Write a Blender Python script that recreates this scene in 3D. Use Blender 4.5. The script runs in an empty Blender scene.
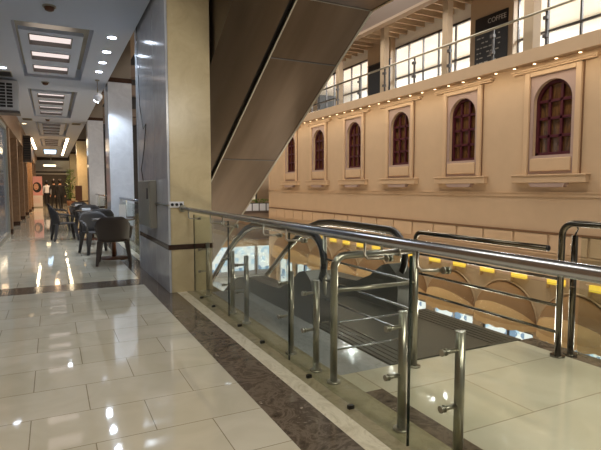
import bpy, bmesh, math, random
from mathutils import Vector, Matrix
random.seed(4)
S = bpy.context.scene
COL = S.collection
PI = math.pi

# ------------------------------------------------------------------ materials
def nmat(name):
    m = bpy.data.materials.new(name); m.use_nodes = True
    nt = m.node_tree; b = nt.nodes['Principled BSDF']
    return m, nt, b
def lin(c):
    r = [((v/255)/12.92 if v/255 <= .04045 else ((v/255+.055)/1.055)**2.4) for v in c]
    return (r[0], r[1], r[2], 1)
def pm(name, c, rough=.5, metal=0, var=0, scale=6, bump=0, spec=None, coat=0):
    m, nt, b = nmat(name)
    b.inputs['Roughness'].default_value = rough; b.inputs['Metallic'].default_value = metal
    if coat: b.inputs['Coat Weight'].default_value = coat
    if spec is not None: b.inputs['Specular IOR Level'].default_value = spec
    col = lin(c)
    if var or bump:
        tc = nt.nodes.new('ShaderNodeTexCoord'); n = nt.nodes.new('ShaderNodeTexNoise')
        n.inputs['Scale'].default_value = scale; n.inputs['Detail'].default_value = 5
        nt.links.new(tc.outputs['Object'], n.inputs['Vector'])
        r = nt.nodes.new('ShaderNodeValToRGB')
        r.color_ramp.elements[0].position = .3; r.color_ramp.elements[1].position = .7
        r.color_ramp.elements[0].color = tuple(v*(1-var) for v in col[:3])+(1,)
        r.color_ramp.elements[1].color = tuple(min(1, v*(1+var)) for v in col[:3])+(1,)
        nt.links.new(n.outputs['Fac'], r.inputs['Fac']); nt.links.new(r.outputs['Color'], b.inputs['Base Color'])
        if bump:
            bp = nt.nodes.new('ShaderNodeBump'); bp.inputs['Strength'].default_value = bump; bp.inputs['Distance'].default_value = .01
            nt.links.new(n.outputs['Fac'], bp.inputs['Height']); nt.links.new(bp.outputs['Normal'], b.inputs['Normal'])
    else:
        b.inputs['Base Color'].default_value = col
    return m
def em(name, c, s):
    m, nt, b = nmat(name)
    b.inputs['Base Color'].default_value = (0, 0, 0, 1); b.inputs['Emission Color'].default_value = lin(c)
    b.inputs['Emission Strength'].default_value = s
    return m
def tiles(name, c1, c2, w, h, ox, oy, off=.5, rough=.04, grout=(150, 138, 115), vein=.12):
    m, nt, b = nmat(name)
    b.inputs['Roughness'].default_value = rough; b.inputs['IOR'].default_value = 1.65
    tc = nt.nodes.new('ShaderNodeTexCoord'); mp = nt.nodes.new('ShaderNodeMapping')
    mp.inputs['Location'].default_value = (ox, oy, 0)
    nt.links.new(tc.outputs['Object'], mp.inputs['Vector'])
    br = nt.nodes.new('ShaderNodeTexBrick'); br.offset = off; br.squash = 1
    br.inputs['Scale'].default_value = 1; br.inputs['Brick Width'].default_value = w; br.inputs['Row Height'].default_value = h
    br.inputs['Mortar Size'].default_value = .0028; br.inputs['Mortar Smooth'].default_value = .1; br.inputs['Bias'].default_value = 0
    br.inputs['Color1'].default_value = lin(c1); br.inputs['Color2'].default_value = lin(c2); br.inputs['Mortar'].default_value = lin(grout)
    nt.links.new(mp.outputs['Vector'], br.inputs['Vector'])
    n = nt.nodes.new('ShaderNodeTexNoise'); n.inputs['Scale'].default_value = 2.2; n.inputs['Detail'].default_value = 7
    n.inputs['Distortion'].default_value = 1.2; nt.links.new(tc.outputs['Object'], n.inputs['Vector'])
    r = nt.nodes.new('ShaderNodeValToRGB'); r.color_ramp.elements[0].position = .35; r.color_ramp.elements[1].position = .65
    r.color_ramp.elements[0].color = (1-vein, 1-vein, 1-vein*1.2, 1); r.color_ramp.elements[1].color = (1, 1, 1, 1)
    nt.links.new(n.outputs['Fac'], r.inputs['Fac'])
    mx = nt.nodes.new('ShaderNodeMix'); mx.data_type = 'RGBA'; mx.blend_type = 'MULTIPLY'; mx.inputs['Factor'].default_value = 1
    nt.links.new(br.outputs['Color'], mx.inputs['A']); nt.links.new(r.outputs['Color'], mx.inputs['B'])
    nt.links.new(mx.outputs['Result'], b.inputs['Base Color'])
    # slightly wavy polish
    n2 = nt.nodes.new('ShaderNodeTexNoise'); n2.inputs['Scale'].default_value = 3.5; nt.links.new(tc.outputs['Object'], n2.inputs['Vector'])
    bp = nt.nodes.new('ShaderNodeBump'); bp.inputs['Strength'].default_value = .03; bp.inputs['Distance'].default_value = .02
    nt.links.new(n2.outputs['Fac'], bp.inputs['Height']); nt.links.new(bp.outputs['Normal'], b.inputs['Normal'])
    return m
def marble(name, stops, scale, rough=.12, dist=2.5, stretch=(1, 1, 1), spot=0):
    m, nt, b = nmat(name)
    b.inputs['Roughness'].default_value = rough
    tc = nt.nodes.new('ShaderNodeTexCoord'); mp = nt.nodes.new('ShaderNodeMapping'); mp.inputs['Scale'].default_value = stretch
    nt.links.new(tc.outputs['Object'], mp.inputs['Vector'])
    n = nt.nodes.new('ShaderNodeTexNoise'); n.inputs['Scale'].default_value = scale; n.inputs['Detail'].default_value = 10
    n.inputs['Roughness'].default_value = .68; n.inputs['Distortion'].default_value = dist
    nt.links.new(mp.outputs['Vector'], n.inputs['Vector'])
    r = nt.nodes.new('ShaderNodeValToRGB'); cr = r.color_ramp
    while len(cr.elements) < len(stops): cr.elements.new(.5)
    for e, (p, c) in zip(cr.elements, stops): e.position = p; e.color = lin(c)
    nt.links.new(n.outputs['Fac'], r.inputs['Fac']); nt.links.new(r.outputs['Color'], b.inputs['Base Color'])
    return m
def glassm(name, tint, refl=.9, rough=.0, k=.55, base=.03):
    m, nt, b = nmat(name); nt.nodes.remove(b)
    out = nt.nodes['Material Output']
    t = nt.nodes.new('ShaderNodeBsdfTransparent'); t.inputs['Color'].default_value = tint
    g = nt.nodes.new('ShaderNodeBsdfGlossy'); g.inputs['Roughness'].default_value = rough; g.inputs['Color'].default_value = (refl, refl, refl, 1)
    lw = nt.nodes.new('ShaderNodeLayerWeight'); lw.inputs['Blend'].default_value = .5
    pw = nt.nodes.new('ShaderNodeMath'); pw.operation = 'POWER'; pw.inputs[1].default_value = 4.5
    ml = nt.nodes.new('ShaderNodeMath'); ml.operation = 'MULTIPLY_ADD'; ml.inputs[1].default_value = k; ml.inputs[2].default_value = base
    nt.links.new(lw.outputs['Facing'], pw.inputs[0]); nt.links.new(pw.outputs[0], ml.inputs[0])
    f = ml
    mx = nt.nodes.new('ShaderNodeMixShader')
    nt.links.new(f.outputs[0], mx.inputs[0]); nt.links.new(t.outputs[0], mx.inputs[1]); nt.links.new(g.outputs[0], mx.inputs[2])
    nt.links.new(mx.outputs[0], out.inputs['Surface'])
    return m

M = {}
M['tile'] = tiles('polished beige tile', (210, 200, 178), (216, 207, 188), .62, .43, -.47+.31, -2.69+.43*8)
M['tile2'] = tiles('platform beige tile', (216, 208, 184), (222, 214, 194), 1.2, .6, -.1, -.72+.6, rough=.06)
M['dark'] = marble('brown emperador marble', [(.3, (56, 48, 40)), (.44, (92, 80, 68)), (.52, (120, 106, 92)), (.58, (84, 72, 61)), (.645, (106, 93, 81)), (.67, (186, 172, 154)), (.7, (98, 86, 74))], 5, .12, dist=1.2)
M['white'] = marble('cream marble strip', [(.3, (196, 183, 155)), (.55, (230, 220, 196)), (.72, (178, 160, 128))], 6, .15, stretch=(1, .5, 1))
M['curb'] = marble('greenish beige marble', [(.3, (128, 119, 92)), (.55, (158, 148, 118)), (.7, (140, 130, 102))], 4, .13)
M['greystone'] = marble('grey stone landing', [(.3, (150, 152, 152)), (.52, (178, 180, 180)), (.72, (128, 130, 130))], 5, .12, stretch=(3, .8, 1))
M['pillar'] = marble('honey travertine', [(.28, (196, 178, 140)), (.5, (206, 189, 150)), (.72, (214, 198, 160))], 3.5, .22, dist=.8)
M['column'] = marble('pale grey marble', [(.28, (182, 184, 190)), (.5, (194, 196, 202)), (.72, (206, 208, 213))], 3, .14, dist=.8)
M['bandm'] = pm('dark brown marble band', (62, 42, 32), .2, var=.2, scale=20)
M['facade'] = pm('warm beige plaster', (196, 169, 138), .65, var=.03, scale=3)
M['mould'] = pm('cream moulding plaster', (202, 173, 140), .6, var=.03, scale=5)
M['mauve'] = pm('mauve grey plaster', (172, 148, 138), .6)
M['groove'] = pm('dark joint', (120, 88, 60), .7)
M['maroon'] = pm('maroon painted wood', (74, 22, 34), .4)
M['wpane'] = marble('curtained window pane', [(.35, (58, 38, 26)), (.55, (110, 78, 46)), (.7, (142, 104, 62))], 2.2, .12, stretch=(1, 3, .5))
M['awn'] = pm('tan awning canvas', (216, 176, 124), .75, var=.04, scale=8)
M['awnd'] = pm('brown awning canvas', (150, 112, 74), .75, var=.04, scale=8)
M['steel'] = pm('brushed stainless steel', (178, 182, 188), .24, 1)
M['steelb'] = pm('satin steel', (164, 160, 146), .28, 1)
M['clad'] = None
M['steeld'] = pm('dark polished steel', (112, 106, 94), .16, 1)
M['black'] = pm('black', (10, 9, 8), .6)
M['rubber'] = pm('black rubber', (22, 20, 18), .35)
M['deck'] = pm('dark grey metal deck', (84, 84, 80), .35, .4)
M['plate'] = pm('ribbed steel plate', (86, 84, 76), .35, .4)
M['ceil'] = pm('white plaster ceiling', (198, 206, 222), .7)
M['coffer'] = pm('greige plaster', (168, 164, 150), .7)
M['beam'] = pm('beige gallery ceiling', (152, 132, 112), .7)
M['beamd'] = pm('dark bronze fascia', (104, 88, 76), .5, .2)
M['gcol'] = pm('gallery taupe paint', (186, 164, 136), .6)
M['whitewall'] = pm('white wall paint', (238, 236, 230), .7)
M['mull'] = pm('dark aluminium mullion', (92, 88, 86), .4, .5)
M['chair'] = pm('dark brown plastic', (62, 50, 42), .6)
M['chairg'] = pm('charcoal plastic', (50, 46, 46), .6)
M['tabletop'] = pm('brown table laminate', (88, 78, 72), .25)
M['board'] = pm('blackboard', (26, 27, 32), .4, var=.3, scale=3)
M['chalk'] = pm('chalk white', (190, 188, 182), .8)
M['shopwall'] = marble('tan shopfront stone', [(.3, (112, 86, 62)), (.5, (136, 106, 78)), (.72, (152, 120, 90))], 4, .4)
M['shopgl'] = pm('dark shop glass', (36, 34, 36), .08, spec=.6)
M['shopgb'] = pm('blue grey shop glass', (110, 122, 140), .08)
M['leaf'] = pm('green leaf', (112, 138, 52), .5, var=.3, scale=9)
M['pot'] = pm('clay pot', (120, 84, 60), .7)
M['cabinet'] = pm('grey painted metal', (150, 146, 134), .4, .2)
M['acw'] = pm('white unit casing', (196, 198, 202), .5)
M['acd'] = pm('brown unit casing', (74, 62, 54), .5)
M['fin'] = pm('dark fins', (30, 30, 34), .5)
M['plastic'] = pm('white plastic', (232, 232, 236), .4)
M['wood'] = pm('brown varnished wood', (96, 58, 34), .35)
M['pink'] = pm('pink poster paper', (222, 160, 160), .5)
M['paper'] = pm('white poster paper', (226, 216, 212), .5)
M['skin'] = pm('skin', (206, 158, 130), .55)
M['hair'] = pm('dark hair', (30, 22, 20), .5)
M['lips'] = pm('red lips', (170, 50, 60), .5)
M['shirt'] = pm('white cotton', (222, 222, 226), .8)
M['blackc'] = pm('black cloth', (24, 24, 28), .8)
M['darkwall'] = pm('dark end wall', (44, 40, 38), .6)
M['lowtile'] = tiles('lower level tile', (206, 200, 188), (214, 208, 198), .8, .8, 0, 0, off=0, rough=.1)
M['glass'] = glassm('clear balustrade glass', (.90, .93, .90, 1))
M['glassedge'] = pm('dark green glass edge', (20, 36, 30), .15)
M['glassw'] = glassm('gallery glass', (.95, .96, .96, 1))
M['glassd'] = glassm('smoked escalator glass', (.94, .95, .94, 1), .8, k=.15, base=.012)
M['lampw'] = em('cool lamp', (225, 236, 255), 14)
M['lampwarm'] = em('warm lamp', (255, 224, 176), 5)
M['lampsoft'] = em('coffer lamp', (240, 224, 218), 1.1)
M['lampy'] = em('yellow sconce light', (250, 205, 70), 1.15)
M['strip'] = em('strip lamp', (255, 230, 190), 12)
M['shoplit'] = None
M['taupe'] = pm('dark taupe', (122, 112, 100), .7)  # darker tone of the columns above their top band
# brushed escalator cladding: streaks along the slope
m, nt, b = nmat('brushed bronze steel cladding')
b.inputs['Metallic'].default_value = .85; b.inputs['Roughness'].default_value = .3
tc = nt.nodes.new('ShaderNodeTexCoord'); mp = nt.nodes.new('ShaderNodeMapping'); mp.inputs['Scale'].default_value = (1.2, .15, .15)
n = nt.nodes.new('ShaderNodeTexNoise'); n.inputs['Scale'].default_value = 1.6; n.inputs['Detail'].default_value = 3
r = nt.nodes.new('ShaderNodeValToRGB'); r.color_ramp.elements[0].color = lin((82, 68, 52)); r.color_ramp.elements[1].color = lin((108, 93, 78))
r.color_ramp.elements[0].position = .35; r.color_ramp.elements[1].position = .65
nt.links.new(tc.outputs['Object'], mp.inputs['Vector']); nt.links.new(mp.outputs['Vector'], n.inputs['Vector'])
nt.links.new(n.outputs['Fac'], r.inputs['Fac']); nt.links.new(r.outputs['Color'], b.inputs['Base Color'])
M['clad'] = m
# lit shop interiors
m, nt, b = nmat('lit shop window')
b.inputs['Base Color'].default_value = (.1, .1, .1, 1); b.inputs['Roughness'].default_value = .2
tc = nt.nodes.new('ShaderNodeTexCoord'); v = nt.nodes.new('ShaderNodeTexVoronoi'); v.inputs['Scale'].default_value = 3.4
v.distance = 'CHEBYCHEV'
nt.links.new(tc.outputs['Object'], v.inputs['Vector'])
h = nt.nodes.new('ShaderNodeValToRGB'); cr = h.color_ramp; cr.interpolation = 'CONSTANT'
for p in (.25, .45, .6, .78): cr.elements.new(p)
for e, c in zip(cr.elements, [(240, 246, 250), (190, 220, 240), (250, 250, 246), (120, 150, 180), (236, 240, 240), (190, 214, 205)]): e.color = lin(c)
sx = nt.nodes.new('ShaderNodeSeparateColor'); nt.links.new(v.outputs['Color'], sx.inputs[0]); nt.links.new(sx.outputs[0], h.inputs['Fac'])
nt.links.new(h.outputs['Color'], b.inputs['Emission Color']); b.inputs['Emission Strength'].default_value = 1.2
M['shoplit'] = m

# ------------------------------------------------------------------ mesh helpers
def box(bm, x0, x1, y0, y1, z0, z1, mi=0):
    vs = [bm.verts.new(p) for p in ((x0,y0,z0),(x1,y0,z0),(x1,y1,z0),(x0,y1,z0),(x0,y0,z1),(x1,y0,z1),(x1,y1,z1),(x0,y1,z1))]
    for q in ((0,3,2,1),(4,5,6,7),(0,1,5,4),(1,2,6,5),(2,3,7,6),(3,0,4,7)):
        f = bm.faces.new([vs[i] for i in q]); f.material_index = mi
def prism(bm, pts, a0, a1, axis='x', mi=0):
    """polygon extruded along an axis; pts are (y,z) for x, (x,z) for y, (x,y) for z"""
    def P(p, a): return (a, p[0], p[1]) if axis == 'x' else ((p[0], a, p[1]) if axis == 'y' else (p[0], p[1], a))
    A = [bm.verts.new(P(p, a0)) for p in pts]; B = [bm.verts.new(P(p, a1)) for p in pts]
    n = len(pts)
    f1 = bm.faces.new(A); f2 = bm.faces.new(B[::-1]); f1.material_index = f2.material_index = mi
    for i in range(n):
        f = bm.faces.new((A[(i+1) % n], A[i], B[i], B[(i+1) % n])); f.material_index = mi
def tube(bm, pts, r, seg=10, caps=True, flat=1.0):
    """swept tube; corners handled by averaged tangents"""
    pts = [Vector(p) for p in pts]; rings = []
    ref = None
    for i, p in enumerate(pts):
        if i == 0: t = pts[1]-pts[0]
        elif i == len(pts)-1: t = pts[-1]-pts[-2]
        else: t = (pts[i+1]-p).normalized()+(p-pts[i-1]).normalized()
        t.normalize()
        if ref is None:
            ref = Vector((0, 0, 1)) if abs(t.z) < .9 else Vector((1, 0, 0))
        u = t.cross(ref).normalized(); w = u.cross(t).normalized(); ref = w
        rings.append([bm.verts.new(p+u*r*math.cos(2*PI*k/seg)+w*r*flat*math.sin(2*PI*k/seg)) for k in range(seg)])
    for a, b_ in zip(rings, rings[1:]):
        for k in range(seg):
            f = bm.faces.new((a[k], a[(k+1) % seg], b_[(k+1) % seg], b_[k])); f.smooth = True
    if caps: bm.faces.new(rings[0][::-1]); bm.faces.new(rings[-1])
def cyl(bm, p, q, r, seg=16): tube(bm, [p, q], r, seg)
def lathe(bm, prof, c=(0, 0, 0), seg=24):
    rings = []
    for r_, z in prof:
        rings.append([bm.verts.new((c[0]+r_*math.cos(2*PI*k/seg), c[1]+r_*math.sin(2*PI*k/seg), c[2]+z)) for k in range(seg)])
    for a, b_ in zip(rings, rings[1:]):
        for k in range(seg):
            f = bm.faces.new((a[k], a[(k+1) % seg], b_[(k+1) % seg], b_[k])); f.smooth = True
    bm.faces.new(rings[0][::-1]); bm.faces.new(rings[-1])
def arc(c, r, a0, a1, n, plane='yz', fix=0):
    out = []
    for i in range(n+1):
        a = math.radians(a0+(a1-a0)*i/n); u, w = c[0]+r*math.cos(a), c[1]+r*math.sin(a)
        out.append((fix, u, w) if plane == 'yz' else (u, fix, w))
    return out
def obj(name, bm, mats, parent=None, label=None, cat=None, group=None, kind=None, bevel=0):
    bmesh.ops.recalc_face_normals(bm, faces=bm.faces)
    me = bpy.data.meshes.new(name); bm.to_mesh(me); bm.free()
    if not isinstance(mats, (list, tuple)): mats = [mats]
    for x in mats: me.materials.append(M[x] if isinstance(x, str) else x)
    o = bpy.data.objects.new(name, me); COL.objects.link(o)
    if parent: o.parent = parent
    if label: o['label'] = label
    if cat: o['category'] = cat
    if group: o['group'] = group
    if kind: o['kind'] = kind
    if bevel:
        bv = o.modifiers.new('bevel', 'BEVEL'); bv.width = bevel; bv.segments = 2; bv.limit_method = 'ANGLE'
    return o
def B(): return bmesh.new()
def bx(*a):
    bm = B(); box(bm, *a); return bm
def thing(name, label, cat, loc=(0, 0, 0), rz=0, group=None):
    o = bpy.data.objects.new(name, None); COL.objects.link(o); o.location = loc; o.rotation_euler = (0, 0, rz)
    o.empty_display_size = .1
    o['label'] = label; o['category'] = cat
    if group: o['group'] = group
    return o
def dup(root, loc, rz=None, label=None, group=None):
    r = root.copy(); COL.objects.link(r); r.location = loc
    if rz is not None: r.rotation_euler = (0, 0, rz)
    if label: r['label'] = label
    if group: r['group'] = group
    for ch in list(root.children):
        c = ch.copy(); COL.objects.link(c); c.parent = r
        for g in list(ch.children):
            d = g.copy(); COL.objects.link(d); d.parent = c
    return r
def struct(name, bm, mats, bevel=0, parent=None): return obj(name, bm, mats, parent, kind=None if parent else 'structure', bevel=bevel)
def area(name, loc, sx, sy, power, col, rot=(0, 0, 0)):
    l = bpy.data.lights.new(name, 'AREA'); l.shape = 'RECTANGLE'; l.size = sx; l.size_y = sy; l.energy = power; l.color = col
    o = bpy.data.objects.new(name, l); COL.objects.link(o); o.location = loc; o.rotation_euler = rot; return o
def spot(name, loc, power, col, target, angle=70, r=.04, blend=.6):
    l = bpy.data.lights.new(name, 'SPOT'); l.energy = power; l.color = col; l.spot_size = math.radians(angle); l.spot_blend = blend; l.shadow_soft_size = r
    o = bpy.data.objects.new(name, l); COL.objects.link(o); o.location = loc
    o.rotation_euler = (Vector(target)-Vector(loc)).to_track_quat('-Z', 'Y').to_euler(); return o

# ================================================================== FLOORS
YE = 46
bm = B(); T = -.35
def fl(x0, x1, y0, y1, mi): box(bm, x0, x1, y0, y1, T, 0, mi)
fl(-1.75, 1.08, -3, 6.94, 0); fl(-1.75, 1.08, 6.94, 7.43, 1); fl(-1.75, 1.08, 7.43, YE, 0)
fl(1.08, 1.37, -3, YE, 1); fl(1.37, 1.49, -3, YE, 2)
fl(1.49, 1.77, -3, 6.05, 3); fl(1.77, 1.90, -3, 2.60, 1); fl(1.77, 1.90, 2.60, 2.92, 4)
fl(1.90, 3.56, -3, 2.92, 4); fl(3.56, 3.74, -3, 2.92, 1)
fl(1.77, 2.20, 2.92, 6.05, 5)
fl(1.49, 1.90, 6.05, YE, 3)
fl(1.90, 3.9, 13.2, YE, 3)
struct('floor', bm, ['tile', 'dark', 'white', 'curb', 'tile2', 'greystone'])
struct('floor', bx(-3, 14, -3, 30, -4.5, -4.2), 'lowtile')

# ================================================================== CORRIDOR CEILING with coffers
CZ = 3.8
coffers = [(8.68, 12.85), (14.4, 19.9), (21.5, 27.0), (28.6, 34.0)]
bm = B(); prev = -3; E1 = 1.25
for (a, b_) in coffers:
    box(bm, -1.75, E1, prev, a, CZ, CZ+.25); box(bm, -1.75, -.47, a, b_, CZ, CZ+.25); box(bm, .68, E1, a, b_, CZ, CZ+.25); prev = b_
box(bm, -1.75, E1, prev, YE, CZ, CZ+.25)
struct('ceiling', bm, 'ceil')
def coffer(y0, y1, n, lab):
    t = thing('coffer_light', lab, 'ceiling light', (0.1, (y0+y1)/2, CZ), group='light coffers in the corridor ceiling')
    cx, cyy = -.1, -(y0+y1)/2; W0, W1 = -.47-.1, .68-.1; h = (y1-y0)/2
    bm = B(); box(bm, W0, W1, -h, h, .26, .30)
    obj('recess_panel', bm, 'coffer', t)
    bm = B()  # dropped panel with slots
    p0 = -h+.6; p1 = h-.12; X0, X1 = -.5, .46; sx0, sx1 = -.36, .29; pitch = (p1-p0)/n; ys = p0
    z0, z1 = .04, .10
    box(bm, X0, sx0, p0, p1, z0, z1); box(bm, sx1, X1, p0, p1, z0, z1)
    for k in range(n):
        a = p0+k*pitch; s0 = a+pitch*.16; s1 = a+pitch*.72
        box(bm, sx0, sx1, a, s0, z0, z1); box(bm, sx0, sx1, s1, a+pitch-.02, z0, z1)
        box(bm, sx0, sx1, a+pitch-.02, a+pitch, z0+.02, z1)
    obj('slotted_panel', bm, 'ceil', t)
    for k in range(n):
        a = p0+k*pitch; s0 = a+pitch*.16; s1 = a+pitch*.72
        bm = B(); box(bm, sx0-.01, sx0+.005, s0, s1, .03, .12); box(bm, sx1-.005, sx1+.01, s0, s1, .03, .12)
        box(bm, sx0, sx1, s1-.012, s1+.005, .03, .12); box(bm, sx0, sx1, s0-.005, s0+.005, .03, .12)
        fr = obj('slot_frame', bm, 'mull', t)
        obj('diffuser', bx(sx0, sx1, s0, s1, .105, .12), 'lampsoft', fr)
    return t
cl = ['three-slot ceiling light coffer nearest above the glossy floor', 'four-slot ceiling coffer just beyond the small hanging spotlight',
      'third ceiling coffer away, over the far tables', 'farthest ceiling coffer, in the warm lit end of the corridor']
for (a, b_), l, n in zip(coffers, cl, (3, 4, 4, 4)): coffer(a, b_, n, l)

# left wall: pilasters and shopfronts
struct('wall_left', bx(-1.9, -1.7, -3, YE, 0, CZ), 'shopwall')
struct('trim_12', bx(-1.7, -1.02, -3, YE, 3.0, CZ), 'shopwall')
for i in range(8):
    y0 = 16.4+i*3.6
    p = thing('wall_pilaster', 'tan stone pilaster between the shopfronts of the corridor', 'pilaster', (-1.38, y0, 0), group='tan pilasters between the shopfronts')
    obj('shaft', bx(-.3, .34, -.22, .22, .14, 3.0), 'shopwall', p)
    obj('plinth', bx(-.3, .355, -.235, .235, 0, .14), 'bandm', p)
    d = thing('shopfront', 'dark glazed shopfront recessed between tan pilasters', 'shopfront', (-1.45, y0+1.8, 0), group='dark shopfronts between the tan pilasters')
    obj('glass_pane', bx(-.02, .0, -1.5, 1.5, .1, 2.9), 'shopgl', d)
    bm = B(); box(bm, -.04, .04, -1.56, -1.48, 0, 3.0); box(bm, -.04, .04, 1.48, 1.56, 0, 3.0); box(bm, -.04, .04, -1.48, 1.48, 2.9, 3.0); box(bm, -.04, .04, -.04, .04, .1, 2.9); box(bm, -.04, .04, -1.48, 1.48, 0, .1)
    obj('frame', bm, 'wood', d)
for y0, l in ((7.2, 'pale blue grey glass shopfront nearest the camera, ahead of the white air conditioner'), (10.6, 'pale blue grey glass shopfront under the white air conditioner'), (14.2, 'pale blue grey glass shopfront just before the first tan pilaster')):
    d = thing('shopfront', l, 'shopfront', (-1.12, y0, 0))
    obj('glass_pane', bx(-.02, 0, -1.6, 1.6, .1, 2.9), 'shopgb', d)
    bm = B(); box(bm, -.04, .05, -1.7, -1.58, 0, 3.0); box(bm, -.04, .05, 1.58, 1.7, 0, 3.0); box(bm, -.04, .05, -1.58, 1.58, 2.9, 3.0); box(bm, -.04, .05, -1.58, 1.58, 0, .1)
    obj('frame', bm, 'cabinet', d)
t = thing('downlight', 'small warm downlight in the shop soffit above the brown wall unit', 'downlight', (-.88, 22.2, CZ))
bm = B(); lathe(bm, [(.09, -.012), (.09, 0)]); obj('ring', bm, 'plastic', t)
bm = B(); lathe(bm, [(.07, -.016), (.07, -.01)]); obj('bulb', bm, 'lampwarm', t)
spot('downlight_lamp', (-.88, 22.2, CZ-.03), 50, (1, .78, .5), (-.88, 22.2, 0), 120, .05)

# far end of the corridor
struct('wall_end', bx(-1.5, 2.2, YE, YE+.2, 0, CZ+.25), 'darkwall')
bm = B(); box(bm, -1.3, 1.25, YE-4, YE-3.8, 2.55, 3.35); box(bm, -1.3, 1.25, YE-4.05, YE-3.75, 2.3, 2.4)
struct('trim_1', bm, 'cabinet')
t = thing('hanging_display_panel', 'long grey lit panel hanging across the dark far end', 'sign', (0, YE-4.3, 2.95))
obj('panel', bx(-.7, .7, -.06, .06, -.12, .12), 'cabinet', t); obj('lamp', bx(-.5, .3, -.08, -.06, -.06, .06), 'lampwarm', t)
obj('bracket', bx(-.02, .02, -.02, .02, .12, .85), 'cabinet', t)

# strip lights in the far ceiling
def strip(x, y0, y1, lab):
    t = thing('strip_light', lab, 'strip light', (x, (y0+y1)/2, CZ), group='warm strip lights at the far ceiling')
    h = (y1-y0)/2
    obj('housing', bx(-.09, .09, -h, h, -.04, 0), 'cabinet', t); obj('tube', bx(-.06, .06, -h+.03, h-.03, -.055, -.04), 'strip', t)
strip(.78, 27.5, 34, 'right far ceiling strip light, above the far columns'); strip(.78, 35, 42, 'right farthest ceiling strip light, above the green plant')
strip(-.85, 28, 36, 'left far ceiling strip light, beside the brown wall unit')
t = thing('ceiling_panel_light', 'square pale blue panel light at the far ceiling centre', 'ceiling light', (-.03, 38.2, CZ))
obj('frame', bx(-.42, .42, -2.2, 2.2, -.05, 0), 'cabinet', t); obj('panel', bx(-.36, .36, -2.1, 2.1, -.06, -.05), em('pale panel', (190, 225, 255), 2.2), t)

# downlights
for i, (x, y) in enumerate([(.97, 8.91), (.975, 9.88), (.98, 10.75), (.985, 11.62)]):
    ln = ['nearest', 'second nearest', 'third nearest', 'farthest'][i]
    t = thing('downlight', f'{ln} of the four round downlights right of the coffer', 'downlight', (x, y, CZ), group='round downlights along the ceiling edge')
    bm = B(); lathe(bm, [(.085, -.012), (.085, 0), (.06, .0), (.06, -.012)]); obj('ring', bm, 'plastic', t)
    bm = B(); lathe(bm, [(.07, -.016), (.07, -.008)]); obj('bulb', bm, 'lampw', t)
    spot('downlight_lamp', (x, y, CZ-.03), 95, (.72, .86, 1), (x, y, 0), 150, .05)
t = thing('downlight', 'single round downlight at the left ceiling edge above the wall unit', 'downlight', (-.84, 12.1, CZ))
bm = B(); lathe(bm, [(.095, -.012), (.095, 0)]); obj('ring', bm, 'plastic', t)
bm = B(); lathe(bm, [(.075, -.016), (.075, -.01)]); obj('bulb', bm, 'lampw', t)
spot('downlight_lamp', (-.84, 12.1, CZ-.03), 60, (.8, .88, 1), (-.84, 12.1, 0), 110, .05)
# hanging spotlight
t = thing('hanging_spotlight', 'small white spotlight hanging from a thin rod under the ceiling', 'spotlight', (1.02, 12.57, CZ))
bm = B(); cyl(bm, (0, 0, 0), (0, 0, -.28), .012); lathe(bm, [(.05, -.02), (.05, 0)]); obj('rod', bm, 'cabinet', t)
bm = B(); lathe(bm, [(.05, -.14), (.075, -.12), (.085, 0), (.05, .05)]); o = obj('lamp_head', bm, 'plastic', t); o.location = (.03, 0, -.36); o.rotation_euler = (.5, .5, 0)
bm = B(); lathe(bm, [(.06, -.15), (.06, -.141)]); o2 = obj('bulb', bm, 'lampw', o)
spot('spot_lamp', (1.06, 12.5, CZ-.55), 60, (.75, .87, 1), (1.5, 12.95, 1.5), 120, .05)
# smoke detectors
for (x, y, z, l) in [(.05, 7.8, CZ, 'brown dome detector on the ceiling at the top left'), (-.06, 13.35, CZ, 'small dark detector between the two nearest coffers'), (-.06, 20.5, CZ, 'tiny dark detector between the second and third coffer')]:
    t = thing('smoke_detector', l, 'smoke detector', (x, y, z))
    bm = B(); lathe(bm, [(.085, -.02), (.085, 0)]); obj('base', bm, 'coffer', t)
    bm = B(); lathe(bm, [(.02, -.075), (.055, -.06), (.07, -.02)]); obj('dome', bm, 'wood', t)
# ceiling vents
for (x, y, l) in [(-.86, 12.75, 'dark slotted vent in the left ceiling edge above the white unit'), (-.72, 20.8, 'dark slotted ceiling vent left of the third coffer'), (.93, 21.5, 'short dark slotted ceiling vent right of the third coffer')]:
    t = thing('ceiling_vent', l, 'vent', (x, y, CZ)); w = .16
    bm = B(); box(bm, -w, w, -.3, -.26, -.012, 0); box(bm, -w, w, .26, .3, -.012, 0); box(bm, -w, -w+.02, -.26, .26, -.012, 0); box(bm, w-.02, w, -.26, .26, -.012, 0); obj('frame', bm, 'coffer', t)
    obj('grille', bx(-w+.02, w-.02, -.26, .26, -.008, 0), 'fin', t)

# wall units
t = thing('air_conditioner', 'white boxy air conditioner with dark grille high on the left wall', 'air conditioner', (-.82, 13.4, 3.07))
obj('casing', bx(-.2, .2, -.2, .25, 0, .68), 'acw', t, bevel=.015)
bm = B()
for c in range(2):
    for rr in range(8): box(bm, -.17+c*.14, -.055+c*.14, -.212, -.2, .07+rr*.07, .12+rr*.07)
obj('grille', bm, 'fin', t); obj('drip_tray', bx(-.21, .22, -.23, .25, -.06, -.01), 'mull', t)
t = thing('air_conditioner', 'brown dark wall unit mounted farther along the left wall', 'air conditioner', (-.82, 24.3, 2.45))
obj('casing', bx(-.22, .08, -.35, .35, 0, 1.05), 'acd', t, bevel=.02)
bm = B()
for rr in range(9): box(bm, -.18, .05, -.362, -.35, .08+rr*.1, .14+rr*.1)
obj('grille', bm, 'fin', t)
obj('bracket', bx(-.3, .1, -.3, .3, -.05, 0), 'mull', t)

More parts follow.
